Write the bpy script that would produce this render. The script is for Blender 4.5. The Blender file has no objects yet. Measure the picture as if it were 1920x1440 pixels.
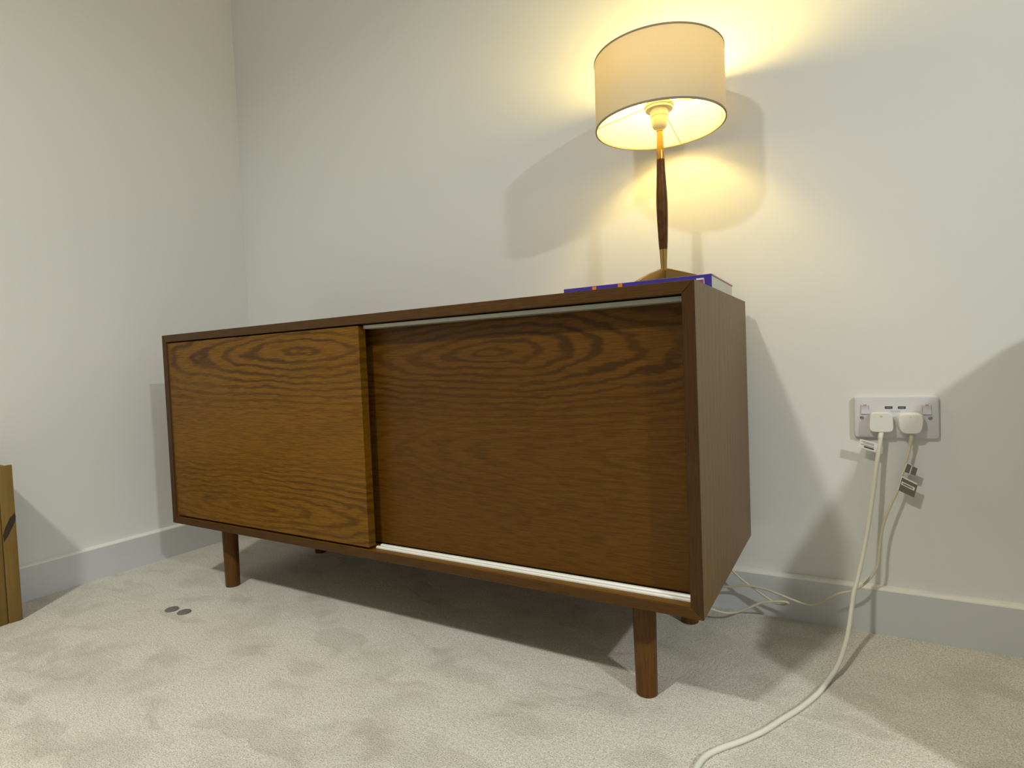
import bpy, bmesh, math, random
from mathutils import Vector, Matrix
random.seed(4)
scene = bpy.context.scene
C = scene.collection

# ------------------------------------------------------------------ camera
cam_data = bpy.data.cameras.new('camera')
cam = bpy.data.objects.new('camera', cam_data)
C.objects.link(cam)
scene.camera = cam
F_PX = 1085.674
cam_data.sensor_width = 36.0
cam_data.lens = F_PX / 1920 * 36.0
cam_data.clip_start = 0.01
pitch, yaw, roll = -0.0361, -0.5236, -0.0405
fwd = Vector((math.sin(yaw) * math.cos(pitch), math.cos(yaw) * math.cos(pitch), math.sin(pitch)))
rt = Vector((math.cos(yaw), -math.sin(yaw), 0))
up = rt.cross(fwd)
r2 = rt * math.cos(roll) + up * math.sin(roll)
u2 = -rt * math.sin(roll) + up * math.cos(roll)
M4 = Matrix.Identity(4)
for i in range(3):
    M4[i][0] = r2[i]; M4[i][1] = u2[i]; M4[i][2] = -fwd[i]
M4.translation = (1.9635, -1.4197, 0.5959)
cam.matrix_world = M4

# ------------------------------------------------------------------ world, lights, exposure
world = bpy.data.worlds.new('world')
scene.world = world
world.use_nodes = True
world.node_tree.nodes['Background'].inputs[0].default_value = (0.9, 0.95, 1.0, 1)
world.node_tree.nodes['Background'].inputs[1].default_value = 0.0

ROOM_X, ROOM_Y, CEIL = 5.6, -5.0, 2.42
DOWNLIGHTS = [((1.15, -2.2, CEIL - 0.012), 27.0, 146, (1.0, .965, .845)), ((4.45, -2.2, CEIL - 0.012), 72.0, 170, (.965, 1.0, .975))]
for loc, watt, spread, tint in DOWNLIGHTS:
    ld = bpy.data.lights.new('ceiling_downlight', 'AREA')
    ld.shape = 'DISK'; ld.size = 0.15; ld.energy = watt; ld.color = tint; ld.spread = math.radians(spread)
    lo = bpy.data.objects.new('ceiling_downlight', ld)
    C.objects.link(lo); lo.location = loc

vs = scene.view_settings
vs.view_transform = 'Standard'; vs.look = 'None'; vs.gamma = 1.0; vs.use_curve_mapping = False
vs.exposure = 0.2

BULB_STRENGTH = 122.0

# ------------------------------------------------------------------ helpers
def bm_new(): return bmesh.new()

def box(bm, lo, hi, bevel=0.0, seg=2):
    lo = Vector(lo); hi = Vector(hi)
    r = bmesh.ops.create_cube(bm, size=1.0)
    vsx = r['verts']
    for v in vsx:
        v.co = Vector((lo[i] + (v.co[i] + .5) * (hi[i] - lo[i]) for i in range(3)))
    if bevel:
        ed = list({e for v in vsx for e in v.link_edges})
        bmesh.ops.bevel(bm, geom=ed, offset=bevel, segments=seg, profile=.5, affect='EDGES')
    return bm

def prism(bm, poly, axis, a, b, bevel=0.0, seg=2):
    """extrude a 2D polygon along axis ('x','y','z') from a to b"""
    def P(p, t):
        return {'x': (t, p[0], p[1]), 'y': (p[0], t, p[1]), 'z': (p[0], p[1], t)}[axis]
    v0 = [bm.verts.new(P(p, a)) for p in poly]
    v1 = [bm.verts.new(P(p, b)) for p in poly]
    n = len(poly)
    fs = [bm.faces.new(v0), bm.faces.new(v1[::-1])]
    for i in range(n):
        fs.append(bm.faces.new((v0[i], v0[(i + 1) % n], v1[(i + 1) % n], v1[i])))
    bmesh.ops.recalc_face_normals(bm, faces=fs)
    if bevel:
        ed = list({e for f in fs for e in f.edges})
        bmesh.ops.bevel(bm, geom=ed, offset=bevel, segments=seg, profile=.5, affect='EDGES')
    return bm

def lathe(bm, prof, n=48, center=(0, 0), cap=True):
    rings = []
    for r, z in prof:
        rings.append([bm.verts.new((center[0] + r * math.cos(2 * math.pi * k / n), center[1] + r * math.sin(2 * math.pi * k / n), z)) for k in range(n)])
    fs = []
    for a, b in zip(rings, rings[1:]):
        for k in range(n):
            fs.append(bm.faces.new((a[k], a[(k + 1) % n], b[(k + 1) % n], b[k])))
    if cap:
        fs.append(bm.faces.new(rings[0][::-1])); fs.append(bm.faces.new(rings[-1]))
    bmesh.ops.recalc_face_normals(bm, faces=fs)
    return bm

def ring_lathe(bm, prof, n=64, center=(0, 0)):
    """closed profile revolved (a ring with thickness)"""
    return lathe(bm, list(prof) + [prof[0]], n, center, cap=False)

def catmull(pts, sub=8):
    P = [Vector(p) for p in pts]
    P = [P[0] * 2 - P[1]] + P + [P[-1] * 2 - P[-2]]
    out = []
    for i in range(1, len(P) - 2):
        for k in range(sub):
            t = k / sub
            a, b, c, d = P[i - 1], P[i], P[i + 1], P[i + 2]
            out.append(.5 * ((2 * b) + (c - a) * t + (2 * a - 5 * b + 4 * c - d) * t * t + (3 * b - a - 3 * c + d) * t ** 3))
    out.append(P[-2])
    return out

def tube(bm, path, r, n=12):
    path = [Vector(p) for p in path]
    rad = r if callable(r) else (lambda t: r)
    T0 = (path[1] - path[0]).normalized()
    nrm = T0.orthogonal().normalized()
    rings = []
    for i, p in enumerate(path):
        T = (path[min(i + 1, len(path) - 1)] - path[max(i - 1, 0)]).normalized()
        nrm = (nrm - T * nrm.dot(T)).normalized()
        bn = T.cross(nrm)
        rr = rad(i / (len(path) - 1))
        rings.append([bm.verts.new(p + nrm * rr * math.cos(2 * math.pi * k / n) + bn * rr * math.sin(2 * math.pi * k / n)) for k in range(n)])
    fs = []
    for a, b in zip(rings, rings[1:]):
        for k in range(n):
            fs.append(bm.faces.new((a[k], a[(k + 1) % n], b[(k + 1) % n], b[k])))
    fs.append(bm.faces.new(rings[0][::-1])); fs.append(bm.faces.new(rings[-1]))
    bmesh.ops.recalc_face_normals(bm, faces=fs)
    return bm

def obj(name, bm, mat, parent=None, smooth=False, angle=35):
    me = bpy.data.meshes.new(name)
    bm.to_mesh(me); bm.free()
    if smooth:
        for p in me.polygons: p.use_smooth = True
        try: me.set_sharp_from_angle(angle=math.radians(angle))
        except Exception: pass
    me.materials.append(mat)
    o = bpy.data.objects.new(name, me)
    C.objects.link(o)
    if parent: o.parent = parent
    return o

def tag(o, label, cat, group=None):
    o['label'] = label; o['category'] = cat
    if group: o['group'] = group
    return o

def thing(name, label, cat, loc=(0, 0, 0), rz=0, group=None):
    o = bpy.data.objects.new(name, None)
    C.objects.link(o); o.location = loc; o.rotation_euler = (0, 0, rz)
    o.empty_display_size = .05
    return tag(o, label, cat, group)

def struct(name, bm, mat, label=None):
    o = obj(name, bm, mat); o['kind'] = 'structure'
    if label: o['label'] = label
    return o

# ------------------------------------------------------------------ materials
class NT:
    def __init__(s, name):
        s.m = bpy.data.materials.new(name); s.m.use_nodes = True
        s.t = s.m.node_tree; s.b = s.t.nodes['Principled BSDF']; s.out = s.t.nodes['Material Output']
    def n(s, typ, **kw):
        nd = s.t.nodes.new(typ)
        for k, v in kw.items(): setattr(nd, k, v)
        return nd
    def set(s, sock, val):
        if hasattr(val, 'node'): s.t.links.new(val, sock)
        else: sock.default_value = val
    def math(s, op, a, b=0.0, c=0.0, clamp=False):
        nd = s.n('ShaderNodeMath', operation=op); nd.use_clamp = clamp
        s.set(nd.inputs[0], a); s.set(nd.inputs[1], b); s.set(nd.inputs[2], c)
        return nd.outputs[0]
    def obj_co(s): return s.n('ShaderNodeTexCoord').outputs['Object']
    def sep(s, v):
        nd = s.n('ShaderNodeSeparateXYZ'); s.set(nd.inputs[0], v); return nd.outputs
    def comb(s, x, y, z):
        nd = s.n('ShaderNodeCombineXYZ')
        for i, q in enumerate((x, y, z)): s.set(nd.inputs[i], q)
        return nd.outputs[0]
    def mapping(s, v, scale=(1, 1, 1), loc=(0, 0, 0)):
        nd = s.n('ShaderNodeMapping'); s.set(nd.inputs[0], v)
        nd.inputs['Scale'].default_value = scale; nd.inputs['Location'].default_value = loc
        return nd.outputs[0]
    def noise(s, v, scale, detail=3, rough=.5, dist=0):
        nd = s.n('ShaderNodeTexNoise'); s.set(nd.inputs['Vector'], v)
        nd.inputs['Scale'].default_value = scale; nd.inputs['Detail'].default_value = detail
        nd.inputs['Roughness'].default_value = rough; nd.inputs['Distortion'].default_value = dist
        return nd.outputs['Fac']
    def ramp(s, f, stops):
        nd = s.n('ShaderNodeValToRGB'); s.set(nd.inputs[0], f)
        e = nd.color_ramp.elements
        while len(e) < len(stops): e.new(.5)
        for el, (p, c) in zip(e, stops):
            el.position = p; el.color = (c[0], c[1], c[2], 1) if hasattr(c, '__len__') else (c, c, c, 1)
        return nd.outputs[0]
    def mix(s, f, a, b, mode='MIX'):
        nd = s.n('ShaderNodeMix', data_type='RGBA', blend_type=mode)
        s.set(nd.inputs[0], f)
        s.set(nd.inputs[6], a if hasattr(a, 'node') else (*a, 1)); s.set(nd.inputs[7], b if hasattr(b, 'node') else (*b, 1))
        return nd.outputs[2]
    def bump(s, h, strength=.2, dist=.002):
        nd = s.n('ShaderNodeBump'); s.set(nd.inputs['Height'], h)
        nd.inputs['Strength'].default_value = strength; nd.inputs['Distance'].default_value = dist
        s.t.links.new(nd.outputs[0], s.b.inputs['Normal'])
    def fin(s, col, rough=.5, metal=0.0, spec=None):
        s.set(s.b.inputs['Base Color'], col if hasattr(col, 'node') else (*col, 1))
        s.set(s.b.inputs['Roughness'], rough); s.b.inputs['Metallic'].default_value = metal
        if spec is not None: s.b.inputs['Specular IOR Level'].default_value = spec
        return s.m

def plain(name, col, rough=.5, metal=0.0, var=.06, scale=60, spec=None, bump=0.0):
    k = NT(name)
    nz = k.noise(k.obj_co(), scale, 3)
    c = k.mix(nz, tuple(x * (1 - var) for x in col), tuple(min(1, x * (1 + var)) for x in col))
    if bump: k.bump(nz, bump, .001)
    return k.fin(c, rough, metal, spec)

def paint(name, col, rough, bump):
    k = NT(name)
    co = k.obj_co()
    nz = k.noise(co, 260, 4, .6); big = k.noise(co, 1.3, 2)
    c = k.mix(big, tuple(x * .985 for x in col), tuple(min(1, x * 1.01) for x in col))
    k.bump(nz, bump, .0006)
    return k.fin(c, rough)

def carpet():
    k = NT('carpet_pile')
    co = k.obj_co()
    wv = k.n('ShaderNodeVectorMath', operation='ADD')
    k.set(wv.inputs[0], co)
    nz3 = k.n('ShaderNodeTexNoise'); k.set(nz3.inputs['Vector'], co); nz3.inputs['Scale'].default_value = 9
    sc = k.n('ShaderNodeVectorMath', operation='SCALE'); k.set(sc.inputs[0], nz3.outputs['Color']); sc.inputs['Scale'].default_value = .12
    k.set(wv.inputs[1], sc.outputs[0])
    patch = k.noise(wv.outputs[0], 5.5, 4, .6)
    patch2 = k.noise(k.mapping(wv.outputs[0], (1.6, 3.4, 1), (3, 1, 0)), 4.0, 2, .5)
    tuft = k.noise(co, 420, 2, .6)
    fib = k.noise(co, 160, 3, .7)
    blot = k.ramp(patch, [(.36, 0), (.50, .75), (.64, 1)])
    blot2 = k.ramp(patch2, [(.36, 0), (.46, .9), (.6, 1)])
    m = k.math('MULTIPLY_ADD', blot2, .45, k.math('MULTIPLY', blot, .55))
    c = k.mix(m, (.52, .50, .44), (.86, .845, .775))
    c = k.mix(k.ramp(fib, [(.3, .85), (.7, 0)]), c, (.60, .565, .485))
    t = k.ramp(tuft, [(.28, .55), (.5, 1.0), (.72, 1.25)])
    c = k.mix(1.0, c, t, 'MULTIPLY')
    h = k.math('ADD', k.math('MULTIPLY', tuft, .7), k.math('MULTIPLY', fib, .7))
    h = k.math('MULTIPLY_ADD', m, .9, h)
    k.bump(h, .55, .005)
    return k.fin(c, .95, 0, .1)

def wood(name, light, dark, cx=0., cz=.6, kx=.17, F=80., fade=.22, axis='x', cx2=None, cz2=None, split=.4, rough=.42, contrast=.8, seed=0., spec=.18, w2=.7):
    """stained oak veneer: cathedral figure round (cx, cz), grain along `axis`, pores as fine streaks"""
    k = NT(name)
    o = k.sep(k.obj_co())
    if axis == 'x': g, w, dpt = o[0], o[2], o[1]
    elif axis == 'z': g, w, dpt = o[2], o[1], o[0]
    else: g, w, dpt = o[1], o[0], o[2]
    co = k.comb(g, k.math('ADD', dpt, seed), w)
    n1 = k.noise(k.mapping(co, (3.2, 3, 7)), 1.0, 3, .55)
    n2 = k.noise(k.mapping(co, (14, 8, 40), (2, 5, 1)), 1.0, 3, .6)
    n3 = k.noise(k.mapping(co, (26, 8, 90), (7, 1, 4)), 1.0, 2, .6)
    wob = k.math('ADD', k.math('MULTIPLY', k.math('SUBTRACT', n1, .5), .045), k.math('MULTIPLY', k.math('SUBTRACT', n2, .5), .016))
    wob = k.math('ADD', wob, k.math('MULTIPLY', k.math('SUBTRACT', n3, .5), .006))
    def field(ax, az, kk, ff):
        dz = k.math('SUBTRACT', w, az)
        dx = k.math('MULTIPLY', k.math('SUBTRACT', g, ax), kk)
        r = k.math('SQRT', k.math('ADD', k.math('MULTIPLY', dz, dz), k.math('MULTIPLY', dx, dx)))
        r2_ = k.math('ADD', r, wob)
        s = k.math('SINE', k.math('MULTIPLY', r2_, 2 * math.pi * ff))
        s = k.math('MULTIPLY_ADD', s, .5, .5)
        b = k.ramp(s, [(.30, 0), (.62, .35), (.93, 1)])
        fd = k.n('ShaderNodeMapRange'); fd.interpolation_type = 'SMOOTHSTEP'
        k.set(fd.inputs[0], k.math('ABSOLUTE', dz)); fd.inputs[1].default_value = fade; fd.inputs[2].default_value = fade * .35
        fd.inputs[3].default_value = .07; fd.inputs[4].default_value = 1
        return k.math('MULTIPLY', b, fd.outputs[0])
    band = field(cx, cz, kx, F)
    if cx2 is not None:
        b2 = field(cx2, cz2, kx * .7, F * 1.15)
        band = k.math('MAXIMUM', band, k.math('MULTIPLY', b2, w2))
    patch = k.noise(k.mapping(co, (4, 3, 10), (5, 2, 8)), 1.0, 2)
    band = k.math('MULTIPLY', band, k.ramp(patch, [(.25, .35), (.6, 1)]))
    pores = k.noise(k.mapping(co, (22, 400, 620)), 1.0, 2, .6)
    pr = k.ramp(pores, [(.40, 1), (.56, 0)])
    tone = k.noise(k.mapping(co, (2, 2, 12), (1, 4, 2)), 1.0, 2)
    c = k.mix(tone, tuple(x * .82 for x in light), tuple(x * 1.15 for x in light))
    c = k.mix(k.math('MULTIPLY', band, contrast), c, dark)
    c = k.mix(k.math('MULTIPLY', pr, .42), c, tuple(x * .8 for x in dark))
    k.bump(k.math('SUBTRACT', 1.0, pr), .12, .0006)
    return k.fin(c, rough, 0, spec)

M = {}
M['wall'] = paint('white_wall_paint', (.79, .80, .79), .75, .05)
M['ceil'] = paint('white_ceiling_paint', (.66, .66, .64), .9, .05)
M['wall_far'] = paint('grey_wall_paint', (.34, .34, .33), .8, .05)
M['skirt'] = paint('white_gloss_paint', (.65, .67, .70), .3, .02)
M['bead'] = paint('pale_skirting_edge', (.88, .88, .84), .5, .02)
M['carpet'] = carpet()
L_ = (.112, .045, .0025); D_ = (.036, .014, .0015)
M['door_l'] = wood('stained_oak_front_door', (.190, .084, .004), D_, cx=-.45 + .30, cz=.640, kx=.13, F=62, fade=.17, cx2=-.35, cz2=.265, contrast=.75, seed=3.1)
M['door_r'] = wood('stained_oak_rear_door', L_, D_, cx=.72 - .414, cz=.617, kx=.17, F=72, fade=.19, cx2=.72, cz2=.43, w2=.35, contrast=.85, seed=7.7)  # darker base than the front door carries the recessed door's shade
M['carcass_x'] = wood('stained_oak_boards', (.090, .040, .007), (.040, .016, .0035), cx=.3, cz=2., kx=.05, F=60, fade=.3, contrast=.5, seed=1.3)
M['carcass_z'] = wood('stained_oak_side', (.185, .102, .030), (.105, .054, .016), cx=.3, cz=.2, kx=.06, F=38, fade=.5, axis='z', contrast=.45, seed=5.3, rough=.45, spec=.4)  # paler base carries the lit look of the side panels
M['inside_x'] = wood('stained_oak_inside', (.20, .09, .006), (.09, .04, .004), cx=.3, cz=2., kx=.05, F=60, fade=.3, contrast=.5, seed=8.3)
M['edge_x'] = wood('shaded_edge_horizontal', (.078, .034, .006), (.034, .014, .003), cx=.3, cz=2., kx=.05, F=60, fade=.3, contrast=.5, seed=1.9)
M['edge_z'] = wood('shaded_edge_vertical', (.062, .027, .006), (.034, .014, .003), cx=.3, cz=.2, kx=.06, F=38, fade=.5, axis='z', contrast=.4, seed=4.1)
M['leg'] = wood('stained_oak_leg', (.12, .052, .011), (.05, .02, .005), cx=0, cz=.5, kx=.03, F=80, fade=.6, axis='z', contrast=.5, seed=2.2)
M['alu'] = plain('brushed_aluminium_track', (.34, .34, .27), .38, .35, .08, 90)
M['track'] = plain('white_plastic_track', (.85, .85, .80), .35)
M['back'] = plain('dark_back_board', (.05, .025, .01), .7)
M['brass'] = plain('brushed_brass', (.40, .25, .075), .32, .9, .06, 40)
M['walnut'] = wood('walnut_spindle', (.11, .042, .008), (.045, .017, .004), cx=0, cz=0, kx=.04, F=200, fade=.5, axis='z', contrast=.6, rough=.38)
M['cream'] = plain('cream_plastic', (.60, .55, .43), .35)
M['white_pl'] = plain('white_plastic', (.82, .82, .79), .3, 0, .02)
M['plate'] = plain('socket_plate_plastic', (.68, .68, .74), .28, 0, .02)
M['rocker'] = plain('socket_rocker_plastic', (.66, .66, .72), .3, 0, .02)
M['black'] = plain('black_slot', (.03, .03, .035), .5)
M['red'] = plain('red_switch_mark', (.6, .12, .08), .5)
M['screw'] = plain('steel_screw', (.35, .36, .42), .3, .9)
M['cable_w'] = plain('white_cable_sheath', (.80, .79, .70), .4, 0, .04)
M['cable_c'] = plain('cream_cable_sheath', (.66, .61, .46), .42, 0, .05)
M['tag_w'] = plain('white_tag_paper', (.85, .84, .78), .5)
M['tag_g'] = plain('grey_tag_film', (.13, .13, .10), .25)
M['print'] = plain('grey_tag_print', (.34, .34, .32), .5)
M['print_d'] = plain('dark_tag_print', (.10, .05, .05), .5)
M['cover'] = plain('blue_violet_cover', (.055, .032, .33), .35, 0, .08)
M['cover_edge'] = plain('reddish_cover_edge', (.55, .26, .20), .6)
M['orange'] = plain('orange_spine_mark', (.85, .22, .03), .45)
M['pink'] = plain('crimson_spine_mark', (.35, .05, .13), .45)
M['wire'] = plain('cream_wire', (.32, .24, .10), .4)
M['trim'] = plain('taupe_shade_trim', (.30, .24, .18), .8)
M['pad'] = plain('grey_felt', (.17, .17, .15), .95, 0, .2, 400)

def pages():
    k = NT('page_block_paper')
    z = k.sep(k.obj_co())[2]
    ln = k.noise(k.comb(0., 0., k.math('MULTIPLY', z, 1400)), 1.0, 2)
    return k.fin(k.mix(ln, (.60, .59, .52), (.74, .73, .66)), .8)
M['pages'] = pages()

def cardboard():
    k = NT('brown_cardboard')
    co = k.obj_co()
    c = k.mix(k.noise(co, 14, 4), (.19, .115, .022), (.25, .155, .035))
    c = k.mix(k.ramp(k.noise(k.mapping(co, (1, 200, 6)), 1., 2), [(.45, .3), (.6, 0)]), c, (.15, .09, .018))
    return k.fin(c, .8)
M['card'] = cardboard()
M['card_d'] = plain('dark_scuff', (.035, .022, .008), .7, 0, .3, 60)

def shade_mat():
    k = NT('linen_shade')
    o = k.sep(k.obj_co())
    ang = k.math('ARCTAN2', o[1], o[0])
    wv = k.noise(k.comb(k.math('MULTIPLY', ang, 30), k.math('MULTIPLY', o[2], 900), 0.), 1., 2)
    wv2 = k.noise(k.comb(k.math('MULTIPLY', ang, 160), k.math('MULTIPLY', o[2], 60), 0.), 1., 2)
    w = k.math('MULTIPLY', k.math('ADD', wv, wv2), .5)
    c = k.mix(w, (.66, .62, .50), (.77, .72, .60))
    k.fin(c, .9, 0, .1)
    tr = k.n('ShaderNodeBsdfTranslucent'); k.set(tr.inputs[0], k.mix(w, (.72, .64, .32), (.79, .71, .38)))
    mx = k.n('ShaderNodeMixShader'); mx.inputs[0].default_value = .22
    k.t.links.new(k.b.outputs[0], mx.inputs[1]); k.t.links.new(tr.outputs[0], mx.inputs[2])
    k.t.links.new(mx.outputs[0], k.out.inputs[0])
    return k.m
M['shade'] = shade_mat()

def bulb_mat():
    k = NT('glowing_bulb')
    k.fin((.9, .88, .8), .5)
    k.b.inputs['Emission Color'].default_value = (1.0, .72, .20, 1)
    k.b.inputs['Emission Strength'].default_value = BULB_STRENGTH
    return k.m
M['bulb'] = bulb_mat()

# ------------------------------------------------------------------ room shell
T = .1
struct('floor', box(bm_new(), (-T, ROOM_Y - T, -.08), (ROOM_X + T, T, 0)), M['carpet'], 'pale beige cut-pile carpet with brushed footmarks')
struct('wall_back', box(bm_new(), (-T, 0, 0), (ROOM_X + T, T, CEIL)), M['wall'], 'white painted wall behind the sideboard')
struct('wall_left', box(bm_new(), (-T, ROOM_Y, 0), (0, 0, CEIL)), M['wall'], 'white painted side wall')
struct('wall_right', box(bm_new(), (ROOM_X, ROOM_Y, 0), (ROOM_X + T, 0, CEIL)), M['wall_far'])
struct('wall_front', box(bm_new(), (-T, ROOM_Y - T, 0), (ROOM_X + T, ROOM_Y, CEIL)), M['wall_far'])
struct('ceiling', box(bm_new(), (-T, ROOM_Y - T, CEIL), (ROOM_X + T, T, CEIL + T)), M['ceil'])
HB, TB = .0965, .018
def skirt_prof(s):   # (out from wall, z): square edge with a small arris
    return [(0, 0), (s * TB, 0), (s * TB, HB - .0040), (0, HB - .0040)]
def bead_prof(s):   # rounded top edge, paler than the skirting face
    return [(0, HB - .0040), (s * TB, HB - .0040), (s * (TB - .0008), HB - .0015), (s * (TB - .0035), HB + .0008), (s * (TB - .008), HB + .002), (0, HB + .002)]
struct('baseboard_back', prism(bm_new(), skirt_prof(-1), 'x', TB, ROOM_X), M['skirt'], 'white square skirting board under the socket wall')
struct('baseboard_left', prism(bm_new(), skirt_prof(1), 'y', ROOM_Y, -.0), M['skirt'], 'white square skirting board along the side wall')

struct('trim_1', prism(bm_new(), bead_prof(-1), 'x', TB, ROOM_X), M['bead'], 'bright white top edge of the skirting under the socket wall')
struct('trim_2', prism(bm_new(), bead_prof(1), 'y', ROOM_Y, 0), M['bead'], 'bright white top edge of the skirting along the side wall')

# ------------------------------------------------------------------ sideboard
W, D, ZT, ZB = 1.441, .477, .7105, .1893
ROT = -.0099
ca, sa = math.cos(ROT), math.sin(ROT)
sb = thing('sideboard', 'dark stained wooden sideboard with two sliding doors on round legs', 'sideboard',
           (1.7688 - ca * W / 2, -.5249 - sa * W / 2, 0), ROT)
h, t = W / 2, .0195
ZI, ZU = ZB + .0175, ZT - t           # inner faces of bottom and top board
bv = .0012
EL = .0025                              # front edge depth; the edges' shade is painted as darker wood
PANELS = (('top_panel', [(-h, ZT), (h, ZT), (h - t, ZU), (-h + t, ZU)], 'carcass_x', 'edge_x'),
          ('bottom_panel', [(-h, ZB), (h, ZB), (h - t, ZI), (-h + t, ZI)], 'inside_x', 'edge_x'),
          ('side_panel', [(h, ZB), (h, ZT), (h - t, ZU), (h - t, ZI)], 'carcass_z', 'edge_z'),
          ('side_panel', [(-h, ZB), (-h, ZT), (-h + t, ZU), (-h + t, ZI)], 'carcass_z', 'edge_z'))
for nm, poly, mt, me_ in PANELS:
    pn = obj(nm, prism(bm_new(), poly, 'y', EL, D), M[mt], sb)
    ed = obj('edge_shade_strip', prism(bm_new(), poly, 'y', 0, EL, .0006, 1), M[me_], pn, True)
    ed['label'] = 'front edge with its shade painted darker'
obj('back_panel', box(bm_new(), (-h + t, D - .012, ZI), (h - t, D - .004, ZU)), M['back'], sb)
xr = h - .6985                        # right edge of the front door
d1 = obj('door', box(bm_new(), (-h + t + .003, .003, ZI + .0055), (xr, .0245, ZU - .003), .0008, 1), M['door_l'], sb, True)
d1['label'] = 'front sliding door of flame-figured brown wood'
d2 = obj('door', box(bm_new(), (-.05, .045, ZI + .0045), (h - t - .0006, .066, ZU - .003), .0008, 1), M['door_r'], sb, True)
d2['label'] = 'recessed sliding door with an oval figure in the grain'
# bottom track: two rounded ridges and a groove
bt = obj('bottom_track', prism(bm_new(), [(.0205, ZI), (.0205, ZI + .0025), (.0225, ZI + .0045), (.0262, ZI + .0045), (.028, ZI + .002), (.0335, ZI + .002),
        (.0353, ZI + .0045), (.040, ZI + .0045), (.042, ZI + .0025), (.042, ZI)], 'x', xr + .004, h - t - .0004), M['track'], sb)
bt['label'] = 'white grooved plastic track'
tt = obj('top_track', box(bm_new(), (xr + .004, .0135, ZU - .0100), (h - t - .0004, .040, ZU - .0022), .0006, 1), M['alu'], sb)
tt['label'] = 'pale metal track under the top'
def leg(x, y):
    prof = [(.0178, .0), (.0188, .0012), (.0212, ZB - .001), (.0212, ZB)]
    o = obj('leg', lathe(bm_new(), prof, 32), M['leg'], sb, True); o.location = (x, y, 0); return o
for x in (-h + .1225, h - .1225):
    leg(x, .0878); leg(x, D - .074)

# ------------------------------------------------------------------ book
BX0, BX1, BY0, BY1, BZ = 1.455, 1.7530, -.3070, -.0800, .7455
bk = thing('book', 'thick blue-violet book lying flat under the table lamp', 'book', ((BX0 + BX1) / 2, (BY0 + BY1) / 2, ZT))
bw, bd, bh = (BX1 - BX0) / 2, (BY1 - BY0) / 2, BZ - ZT
ct = .0026
bmc = bm_new()
prism(bmc, [(-bd, 0), (bd, 0), (bd, ct), (-bd + ct, ct), (-bd + ct, bh - ct), (bd, bh - ct), (bd, bh), (-bd, bh)], 'x', -bw, bw, .0006, 1)
cv = obj('cover', bmc, M['cover'], bk, True)
obj('page_block', box(bm_new(), (-bw + .0008, -bd + ct + .0004, ct + .0002), (bw - .0008, bd - .003, bh - ct - .0002)), M['pages'], bk)
ce = obj('cover_edge', box(bm_new(), (bw, -bd + .004, bh - ct), (bw + .0006, bd - .0005, bh - .0003)), M['cover_edge'], bk)
ce['label'] = 'reddish edge of the top cover'
def mark(x0, x1, z0, z1, m, lab):
    o = obj('spine_mark', box(bm_new(), (x0, -bd - .0004, z0), (x1, -bd + .0002, z1)), m, bk); o['label'] = lab
BXc = (BX0 + BX1) / 2
def bx(px_frac): return -bw + px_frac * 2 * bw
mark(-bw + .064, -bw + .0725, .006, bh - .0012, M['orange'], 'orange block on the spine')
mark(-bw + .1185, -bw + .1275, .006, bh - .0012, M['orange'], 'orange block on the spine')
mark(bw - .0525, bw - .050, .0185, .0215, M['tag_w'], 'small white dot on the spine')
mark(bw - .0275, bw - .0135, bh - .0095, bh - .0065, M['tag_w'], 'white bar on the spine')
mark(bw - .0245, bw - .0145, bh - .022, bh - .0100, M['pink'], 'crimson block on the spine')
mark(bw - .0142, bw - .0132, bh - .022, bh - .0066, M['tag_w'], 'white rule on the spine')

# ------------------------------------------------------------------ table lamp
LX, LY = 1.6268, -.160
lamp = thing('table_lamp', 'lit table lamp with cream drum shade, wooden spindle and brass tripod foot', 'lamp', (LX, LY, 0))
sc = (1.4197 + LY) / (1.4197 - .15)
def lz(z): return .5959 + (z - .5959) * sc          # stem heights measured along the lamp axis
# tripod of three brass blades
for a in (-105, 15, 135):
    bmf = bm_new()
    R = .112
    prof = [(.002, lz(.789)), (.012, lz(.787)), (R * .55, lz(.7715)), (R - .004, BZ + .0075), (R, BZ + .004), (R, BZ), (R - .016, BZ), (R * .5, BZ + .0105), (.012, BZ + .0155), (.002, BZ + .0160)]
    prism(bmf, prof, 'y', -.0042, .0042, .0009, 1)
    bmesh.ops.rotate(bmf, verts=bmf.verts, cent=(0, 0, 0), matrix=Matrix.Rotation(math.radians(a), 3, 'Z'))
    obj('foot', bmf, M['brass'], lamp, True)
obj('lower_collar', lathe(bm_new(), [(.0062, lz(.7835)), (.0064, lz(.788)), (.0085, lz(.829))], 32), M['brass'], lamp, True)
obj('spindle', lathe(bm_new(), [(.0085, lz(.829)), (.0098, lz(.850)), (.0111, lz(.884)), (.0118, lz(.912)), (.0119, lz(.930)), (.0114, lz(.950)), (.0102, lz(.972)), (.0091, lz(.998)), (.0082, lz(1.0225))], 32), M['walnut'], lamp, True)
obj('upper_collar', lathe(bm_new(), [(.0082, lz(1.0225)), (.0072, lz(1.055)), (.0062, lz(1.0825))], 32), M['brass'], lamp, True)
hd = obj('bulb_holder', lathe(bm_new(), [(.0070, lz(1.0835)), (.0082, lz(1.086)), (.0125, lz(1.089)), (.0155, lz(1.094)), (.0168, lz(1.101)), (.0174, lz(1.113)), (.0184, lz(1.1135)), (.0187, lz(1.1165)), (.0180, lz(1.117)), (.0195, lz(1.128)), (.0195, lz(1.140)), (.0150, lz(1.145))], 40), M['cream'], lamp, True)
hd['label'] = 'cream plastic bulb holder'
obj('nipple', lathe(bm_new(), [(.0064, lz(1.0822)), (.0074, lz(1.0828)), (.0074, lz(1.0855)), (.0064, lz(1.0862))], 32), M['brass'], hd, True)
zr = lz(1.1275)
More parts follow.
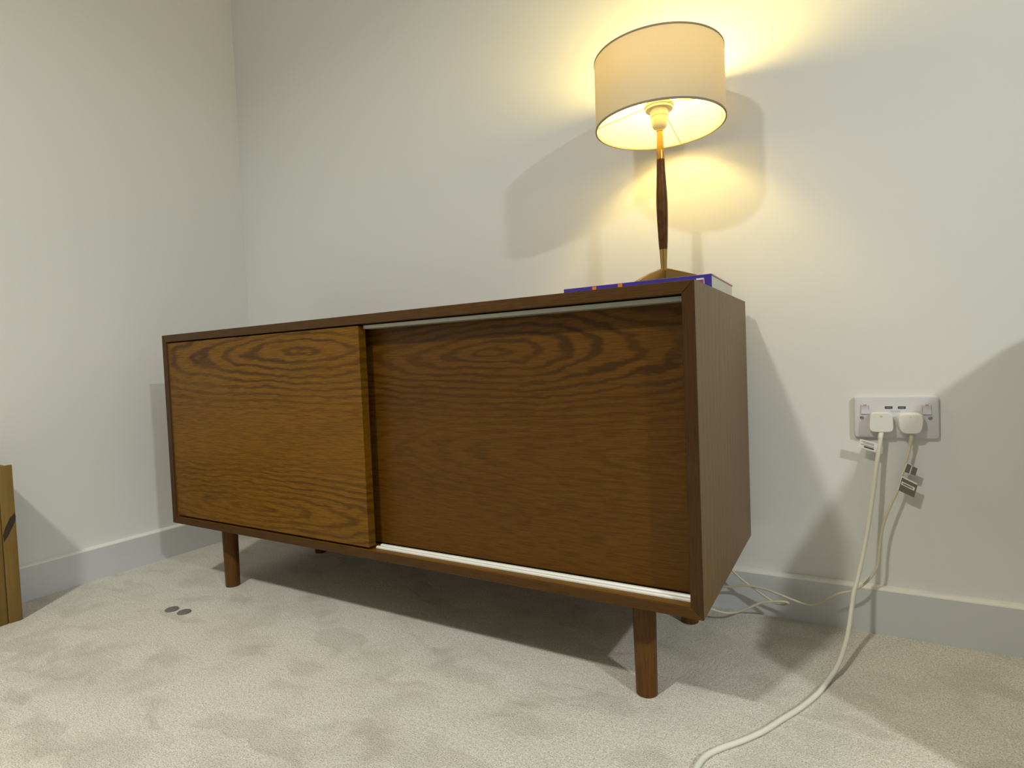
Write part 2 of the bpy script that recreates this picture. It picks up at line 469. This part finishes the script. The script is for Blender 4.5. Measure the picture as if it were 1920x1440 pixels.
ring = obj('shade_ring', ring_lathe(bm_new(), [(.0200, zr), (.0285, zr), (.0292, zr + .0025), (.0285, zr + .005), (.0305, zr + .0056), (.0312, zr + .0085), (.0305, zr + .012), (.0200, zr + .012)], 48), M['cream'], hd, True)
zT, zB, rT, rB = 1.2299, 1.0894, .1339, .1349
shade = obj('lamp_shade', ring_lathe(bm_new(), [(rB, zB), (rT, zT), (rT - .0012, zT), (rB - .0012, zB)], 128), M['shade'], lamp, True)
for z, r in ((zB, rB), (zT, rT)):
    o = obj('shade_trim', ring_lathe(bm_new(), [(r + .0008, z - .0010), (r + .0008, z + .0024), (r - .0020, z + .0024), (r - .0020, z - .0010)], 128), M['trim'], shade, True)
    o['label'] = 'taupe binding round the shade rim'
for a in (205, 85, -35):
    ar = math.radians(a)
    o = obj('spoke', tube(bm_new(), [(.029 * math.cos(ar), .029 * math.sin(ar), zr + .006), ((rB - .0016) * math.cos(ar), (rB - .0016) * math.sin(ar), zB + .004)], .0009, 8), M['wire'], shade, True)
bz = 1.2270
blb = obj('bulb', lathe(bm_new(), [(.0165, bz - .050), (.0225, bz - .036), (.0275, bz - .018), (.0300, bz), (.0288, bz + .010), (.0248, bz + .0185), (.017, bz + .0255), (.008, bz + .029), (.001, bz + .0298)], 32), M['bulb'], lamp, True)
bb = obj('bulb_base', lathe(bm_new(), [(.0125, lz(1.142)), (.0130, lz(1.160)), (.0165, bz - .0502)], 32), M['white_pl'], blb, True)
bb['label'] = 'opaque white neck of the bulb'
blb['label'] = 'glowing warm bulb inside the shade'

# ------------------------------------------------------------------ wall socket
SX, SZ = 2.0495, .4536
so = thing('double_socket', 'white double wall socket with two dark charging ports above the plugs', 'socket', (SX, 0, SZ))
def wall_plate(bm, w, hgt, dep, rc, bev):
    pts = []
    for cx_, cz_, a0 in ((w - rc, hgt - rc, 0), (-w + rc, hgt - rc, 90), (-w + rc, -hgt + rc, 180), (w - rc, -hgt + rc, 270)):
        for k in range(7):
            a = math.radians(a0 + 15 * k); pts.append((cx_ + rc * math.cos(a), cz_ + rc * math.sin(a)))
    def lay(ins, y): return [bm.verts.new((x * (w - ins) / w, y, z * (hgt - ins) / hgt)) for x, z in pts]
    ls = [lay(0, 0), lay(0, -dep + bev), lay(bev * .35, -dep + bev * .35), lay(bev, -dep)]
    fs = [bm.faces.new(ls[0]), bm.faces.new(ls[-1])]
    n = len(pts)
    for a, b in zip(ls, ls[1:]):
        for k in range(n): fs.append(bm.faces.new((a[k], a[(k + 1) % n], b[(k + 1) % n], b[k])))
    bmesh.ops.recalc_face_normals(bm, faces=fs)
    return bm
PD = .009
obj('plate', wall_plate(bm_new(), .073, .043, PD, .006, .0022), M['plate'], so, True)
for sx_ in (-1, 1):
    rk = obj('rocker_switch', prism(bm_new(), [(-PD, -.0100), (-PD - .0030, -.0100), (-PD - .0006, .0000), (-PD - .0022, .0095), (-PD, .0095)], 'x', -.0072, .0072, .0004, 1), M['rocker'], so, True)
    rk.location = (sx_ * .0528, 0, .0165)
    ss = obj('switch_stripe', box(bm_new(), (-.0050, -PD - .0030, .0070), (.0050, -PD - .0012, .0094)), M['tag_w'], rk)
    s2 = obj('switch_stripe', box(bm_new(), (-.0032, -PD - .0032, .0080), (.0032, -PD - .0014, .0094)), M['red'], rk); s2['label'] = 'red mark on the switch'
    u = obj('charging_port', box(bm_new(), (-.0066, -PD - .0004, -.0026), (.0066, -PD + .0005, .0026), .0003, 1), M['black'], so); u.location = (sx_ * .0112, 0, .0198)
    us = obj('port_tongue', box(bm_new(), (-.0048, -PD - .0005, -.0008), (.0048, -PD + .0003, .0008)), M['screw'], u)
    s = obj('screw', lathe(bm_new(), [(.0038, 0), (.0038, .0006), (.0030, .0012)], 24), M['screw'], so, True)
    s.rotation_euler = (math.pi / 2, 0, 0); s.location = (sx_ * .0585, -PD + .0002, -.0012)
    sl = obj('screw_slot', box(bm_new(), (-.0026, -.0004, .0009), (.0026, .0004, .00135)), M['black'], s); sl.rotation_euler = (0, 0, .6 * sx_)
for z, wd in ((.0133, .0095), (.0110, .0080)):
    p = obj('printed_line', box(bm_new(), (-wd, -PD - .00012, z - .0003), (wd, -PD + .0002, z + .0003)), M['print'], so)

# ------------------------------------------------------------------ plugs and power cords
def plug_body(bm, outline, dep, taper, y0):
    """plug outline in (x, z), front face smaller by taper, softly rounded"""
    lv = []
    for ins, y in ((0.0, y0), (0.0, y0 - dep * .55), (.10, y0 - dep * .85), (.28, y0 - dep)):
        lv.append([bm.verts.new((x * (1 - taper * ins * 3), y, z * (1 - taper * ins * 3))) for x, z in outline])
    n = len(outline)
    fs = [bm.faces.new(lv[0]), bm.faces.new(lv[-1])]
    for a, b in zip(lv, lv[1:]):
        for k in range(n): fs.append(bm.faces.new((a[k], a[(k + 1) % n], b[(k + 1) % n], b[k])))
    bmesh.ops.recalc_face_normals(bm, faces=fs)
    return bm

def rounded(poly, r, seg=6):
    out = []
    n = len(poly)
    for i in range(n):
        p0, p1, p2 = Vector(poly[i - 1]), Vector(poly[i]), Vector(poly[(i + 1) % n])
        a = p1 + (p0 - p1).normalized() * r; b = p1 + (p2 - p1).normalized() * r
        for k in range(seg + 1):
            q = k / seg
            out.append(tuple((1 - q) ** 2 * a + 2 * q * (1 - q) * p1 + q * q * b))
    return out

FP = -PD                                                  # plug sits on the plate's face
# left: thick white cord trailing over the carpet
c1 = thing('power_cord', 'thick white power cord from the left plug, trailing across the carpet', 'power cord', (SX, 0, SZ))
def superell(w, hh, n, k, seg=40):
    out = []
    for i in range(seg):
        a = 2 * math.pi * (i + .5) / seg
        c_, s_ = math.cos(a), math.sin(a)
        z = hh * math.copysign(abs(s_) ** (2 / n), s_)
        out.append((w * math.copysign(abs(c_) ** (2 / n), c_) * (1 + k * z / hh), z))
    return out
o1 = superell(.0212, .0205, 4.6, -.07)
pl = obj('plug', plug_body(bm_new(), o1, .018, .10, FP), M['white_pl'], c1, True, 50); pl.location = (-.0253, 0, -.0095)
dt = obj('plug_mark', box(bm_new(), (-.0028, FP - .0183, .0105), (.0028, FP - .0160, .0150), .0006, 1), M['cable_c'], pl); dt['label'] = 'small tan dot on the plug'
P1 = [(2.0245, -.0200, .4270), (2.0237, -0.0225, 0.4202), (2.0205, -0.026, 0.3973), (2.0151, -0.031, 0.3595), (2.0074, -0.04, 0.3003), (1.9977, -0.053, 0.2367), (1.9871, -0.07, 0.1801), (1.9768, -0.09, 0.1363), (1.9698, -0.105, 0.1114), (1.9656, -0.12, 0.0863), (1.9605, -0.145, 0.0584), (1.9547, -0.175, 0.039), (1.9425, -0.228, 0.0202), (1.9284, -0.2651, 0.0075), (1.911, -0.3201, 0.0045), (1.888, -0.3762, 0.0045), (1.8639, -0.4234, 0.0045), (1.8412, -0.4678, 0.0045), (1.8154, -0.5064, 0.0045), (1.7899, -0.5383, 0.0045), (1.7738, -0.5661, 0.0045), (1.7677, -0.5981, 0.0045), (1.7695, -0.6326, 0.0045), (1.7801, -0.6704, 0.0045), (1.83, -.74, .0045), (1.90, -.80, .0045)]
o = obj('cable', tube(bm_new(), catmull([Vector(p) - Vector((SX, 0, SZ)) for p in P1], 8), .0042, 12), M['cable_w'], c1, True, 80)
obj('strain_relief', tube(bm_new(), [(-.0250, -.0195, -.0285), (-.0262, -.0225, -.0340), (-.0275, -.0245, -.0420)], lambda q: .0056 - .0012 * q, 14), M['white_pl'], c1, True, 60)

def flag(parent, quad, y, yt, mat, name='tag', lab=None, th=.0006, twist=0.0):
    """a thin label: quad given as four (x, z) world corners, starting on the cord side"""
    bm = bm_new()
    org = Vector((SX, 0, SZ))
    ys = (y, yt, yt, y)
    v0 = [bm.verts.new(Vector((q[0], yy, q[1])) - org) for q, yy in zip(quad, ys)]
    v1 = [bm.verts.new(Vector((q[0], yy + th, q[1])) - org) for q, yy in zip(quad, ys)]
    fs = [bm.faces.new(v0), bm.faces.new(v1[::-1])]
    for k in range(4): fs.append(bm.faces.new((v0[k], v0[(k + 1) % 4], v1[(k + 1) % 4], v1[k])))
    bmesh.ops.recalc_face_normals(bm, faces=fs)
    o = obj(name, bm, mat, parent)
    if lab: o['label'] = lab
    return o

def sub(quad, a0, a1, b0, b1):
    """a patch of a quad: a along the first edge pair (cord -> tip), b across"""
    q = [Vector(p) for p in quad]
    def at(a, b): return (q[0] * (1 - a) + q[1] * a) * (1 - b) + (q[3] * (1 - a) + q[2] * a) * b
    return [tuple(at(a0, b0)), tuple(at(a1, b0)), tuple(at(a1, b1)), tuple(at(a0, b1))]

Q1 = [(2.0195, .4005), (1.9868, .4105), (1.9835, .3935), (2.0155, .3830)]
t1 = flag(c1, Q1, -.0285, -.0310, M['tag_w'], 'tag', 'white printed tag folded round the cord')
def printed(parent, quad, a0, a1, b0, b1, y, yt, m):
    f = sub(quad, a0, a1, b0, b1)
    y0 = y + (yt - y) * a0; y1 = y + (yt - y) * a1
    return flag(parent, f, y0 - .0003, y1 - .0003, m, 'printed_line', None, .0002)
printed(t1, Q1, .22, .90, .16, .24, -.0285, -.0310, M['print'])
printed(t1, Q1, .22, .80, .30, .38, -.0285, -.0310, M['print'])
printed(t1, Q1, .20, .90, .52, .62, -.0285, -.0310, M['print'])
printed(t1, Q1, .18, .72, .68, .86, -.0285, -.0310, M['print_d'])

# right: thin cream cord looping behind the sideboard
c2 = thing('power_cord', 'thin cream power cord from the right plug, looping behind the sideboard', 'power cord', (SX, 0, SZ))
o2 = superell(.0220, .0215, 3.6, .10)
pl2 = obj('plug', plug_body(bm_new(), o2, .022, .16, FP), M['white_pl'], c2, True, 50); pl2.location = (.0243, 0, -.0110)
dt = obj('plug_mark', box(bm_new(), (-.0022, FP - .0222, .0120), (.0022, FP - .0200, .0150), .0005, 1), M['plate'], pl2)
P2 = [(2.0757, -.0200, .4260), (2.0752, -0.022, 0.4192), (2.0722, -0.022, 0.3954), (2.0665, -0.023, 0.3694), (2.0587, -0.026, 0.3393), (2.0509, -0.03, 0.3091), (2.0357, -0.034, 0.2718), (2.0231, -0.036, 0.2294), (2.0168, -0.038, 0.1852), (2.0124, -0.042, 0.1505), (1.996, -0.048, 0.1213), (1.972, -0.055, 0.1), (1.9422, -0.06, 0.089), (1.9204, -0.06, 0.074), (1.8922, -0.06, 0.0554), (1.8595, -0.06, 0.0601), (1.823, -0.06, 0.0704), (1.7901, -0.055, 0.0751), (1.756, -0.05, 0.0727), (1.7147, -0.045, 0.0619),
      (1.655, -.036, .060), (1.630, -.030, .090), (1.655, -.030, .125),
      (1.7038, -0.04, 0.1272), (1.732, -0.045, 0.1005), (1.7559, -0.048, 0.0818), (1.7838, -0.05, 0.065), (1.8143, -0.051, 0.0473), (1.835, -0.057, 0.0457), (1.8474, -0.066, 0.0545), (1.8355, -0.074, 0.0594), (1.7976, -0.079, 0.0524), (1.7711, -0.085, 0.0389), (1.7439, -0.09, 0.0253), (1.7231, -0.1, 0.0242), (1.6991, -0.11, 0.0311), (1.6796, -0.12, 0.0399), (1.650, -.115, .060), (1.618, -.075, .105), (1.604, -.030, .170), (1.600, -.0215, .30), (1.600, -.0215, .50), (1.600, -.0215, .68), (1.602, -.0260, .735), (1.610, -.055, .757), (1.620, -.085, .7525), (1.6262, -.1250, .7640)]
obj('cable', tube(bm_new(), catmull([Vector(p) - Vector((SX, 0, SZ)) for p in P2], 8), .0025, 10), M['cable_c'], c2, True, 80)
obj('strain_relief', tube(bm_new(), [(.0262, -.0195, -.0285), (.0258, -.0215, -.0360), (.0235, -.0220, -.0530)], lambda q: .0052 - .0016 * q, 14), M['cable_c'], c2, True, 60)
Q2 = [(2.0660, .3643), (2.0845, .3540), (2.0805, .3375), (2.0600, .3455)]
t2 = flag(c2, Q2, -.0285, -.0270, M['tag_w'], 'tag', 'small pale tag with two dark squares')
printed(t2, Q2, .05, .46, .04, .96, -.0285, -.0270, M['tag_g'])
printed(t2, Q2, .54, .98, .04, .96, -.0285, -.0270, M['tag_g'])
printed(t2, Q2, .00, .07, .0, 1., -.0287, -.0272, M['tag_w'])
Q3 = [(2.0570, .3385), (2.0840, .3235), (2.0770, .2950), (2.0500, .3090)]
t3 = flag(c2, Q3, -.0325, -.0310, M['tag_g'], 'tag', 'grey glossy tag with a white strip')
printed(t3, Q3, .00, .05, .0, 1., -.0327, -.0312, M['tag_w'])
printed(t3, Q3, .02, .98, .00, .10, -.0325, -.0310, M['tag_w'])
printed(t3, Q3, .10, .90, .34, .56, -.0325, -.0310, M['tag_w'])
printed(t3, Q3, .18, .80, .41, .49, -.0327, -.0312, M['tag_g'])

# ------------------------------------------------------------------ cardboard box by the side wall
BXW, BYE, BH = .155, -.800, .395
cb = thing('cardboard_box', 'brown cardboard box standing on end against the side wall', 'box', (0, 0, 0))
obj('box_body', box(bm_new(), (.030, BYE - .30, 0), (BXW - .006, BYE, BH - .006), .004, 2), M['card'], cb, True)
obj('flap', box(bm_new(), (BXW - .0058, BYE - .0285, .0005), (BXW, BYE - .0003, BH - .002), .0018, 2), M['card'], cb, True)
obj('flap', box(bm_new(), (BXW - .0058, BYE - .2990, .0005), (BXW - .001, BYE - .0300, BH + .001), .0018, 2), M['card'], cb, True)
obj('top_flap', box(bm_new(), (.034, BYE - .27, BH - .0058), (BXW - .012, BYE - .012, BH - .002), .0015, 1), M['card'], cb, True)
bms = bm_new()
prism(bms, [(BYE - .0282, .222), (BYE - .0270, .205), (BYE - .0180, .218), (BYE - .0040, .247), (BYE - .0004, .262), (BYE - .0020, .272), (BYE - .0120, .262), (BYE - .0225, .240)], 'x', BXW - .0002, BXW + .0004)
sf = obj('scuff_mark', bms, M['card_d'], cb); sf['label'] = 'dark torn mark on the cardboard'

# ------------------------------------------------------------------ felt pads on the carpet
for (x, y), lab in (((.458, -.600), 'round grey disc on the carpet, the one nearer the cardboard box'), ((.505, -.596), 'round grey disc on the carpet, the one nearer the sideboard leg')):
    o = obj('felt_pad', lathe(bm_new(), [(.0150, 0), (.0158, .0008), (.0158, .0026), (.0148, .0032)], 32), M['pad'], None, True)
    o.location = (x, y, 0)
    tag(o, lab, 'felt pad', 'grey discs on the carpet')

# ------------------------------------------------------------------ armchair added beyond the frame, outline shaped to cast the wall shadow
M['grey_cloth'] = plain('grey_upholstery', (.30, .29, .27), .9, 0, .12, 300, .2, .2)
AC = (2.845, -.20, 0)
ac = thing('unseen_armchair', 'grey upholstered tub armchair added beyond the right edge to cast the wall shadow', 'unseen_armchair', AC)
bmb = bm_new()
half = [(.565, .15), (.565, .48), (.522, .558), (.407, .749), (.345, .812), (.30, .824)]
prism(bmb, [(-x, z) for x, z in half] + [(x, z) for x, z in half[::-1]], 'y', -.20, -.05, .015, 3)
obj('backrest', bmb, M['grey_cloth'], ac, True, 60)
obj('seat', box(bm_new(), (-.405, -.50, .20), (.405, -.205, .42), .04, 4), M['grey_cloth'], ac, True, 60)
for sd in (-1, 1):
    obj('arm', box(bm_new(), (min(sd * .565, sd * .41), -.38, .15), (max(sd * .565, sd * .41), -.205, .455), .03, 4), M['grey_cloth'], ac, True, 60)
    for y in (-.34, -.10):
        lg = obj('leg', lathe(bm_new(), [(.014, 0), (.022, .155)], 20), M['leg'], ac, True); lg.location = (sd * .48, y, 0)
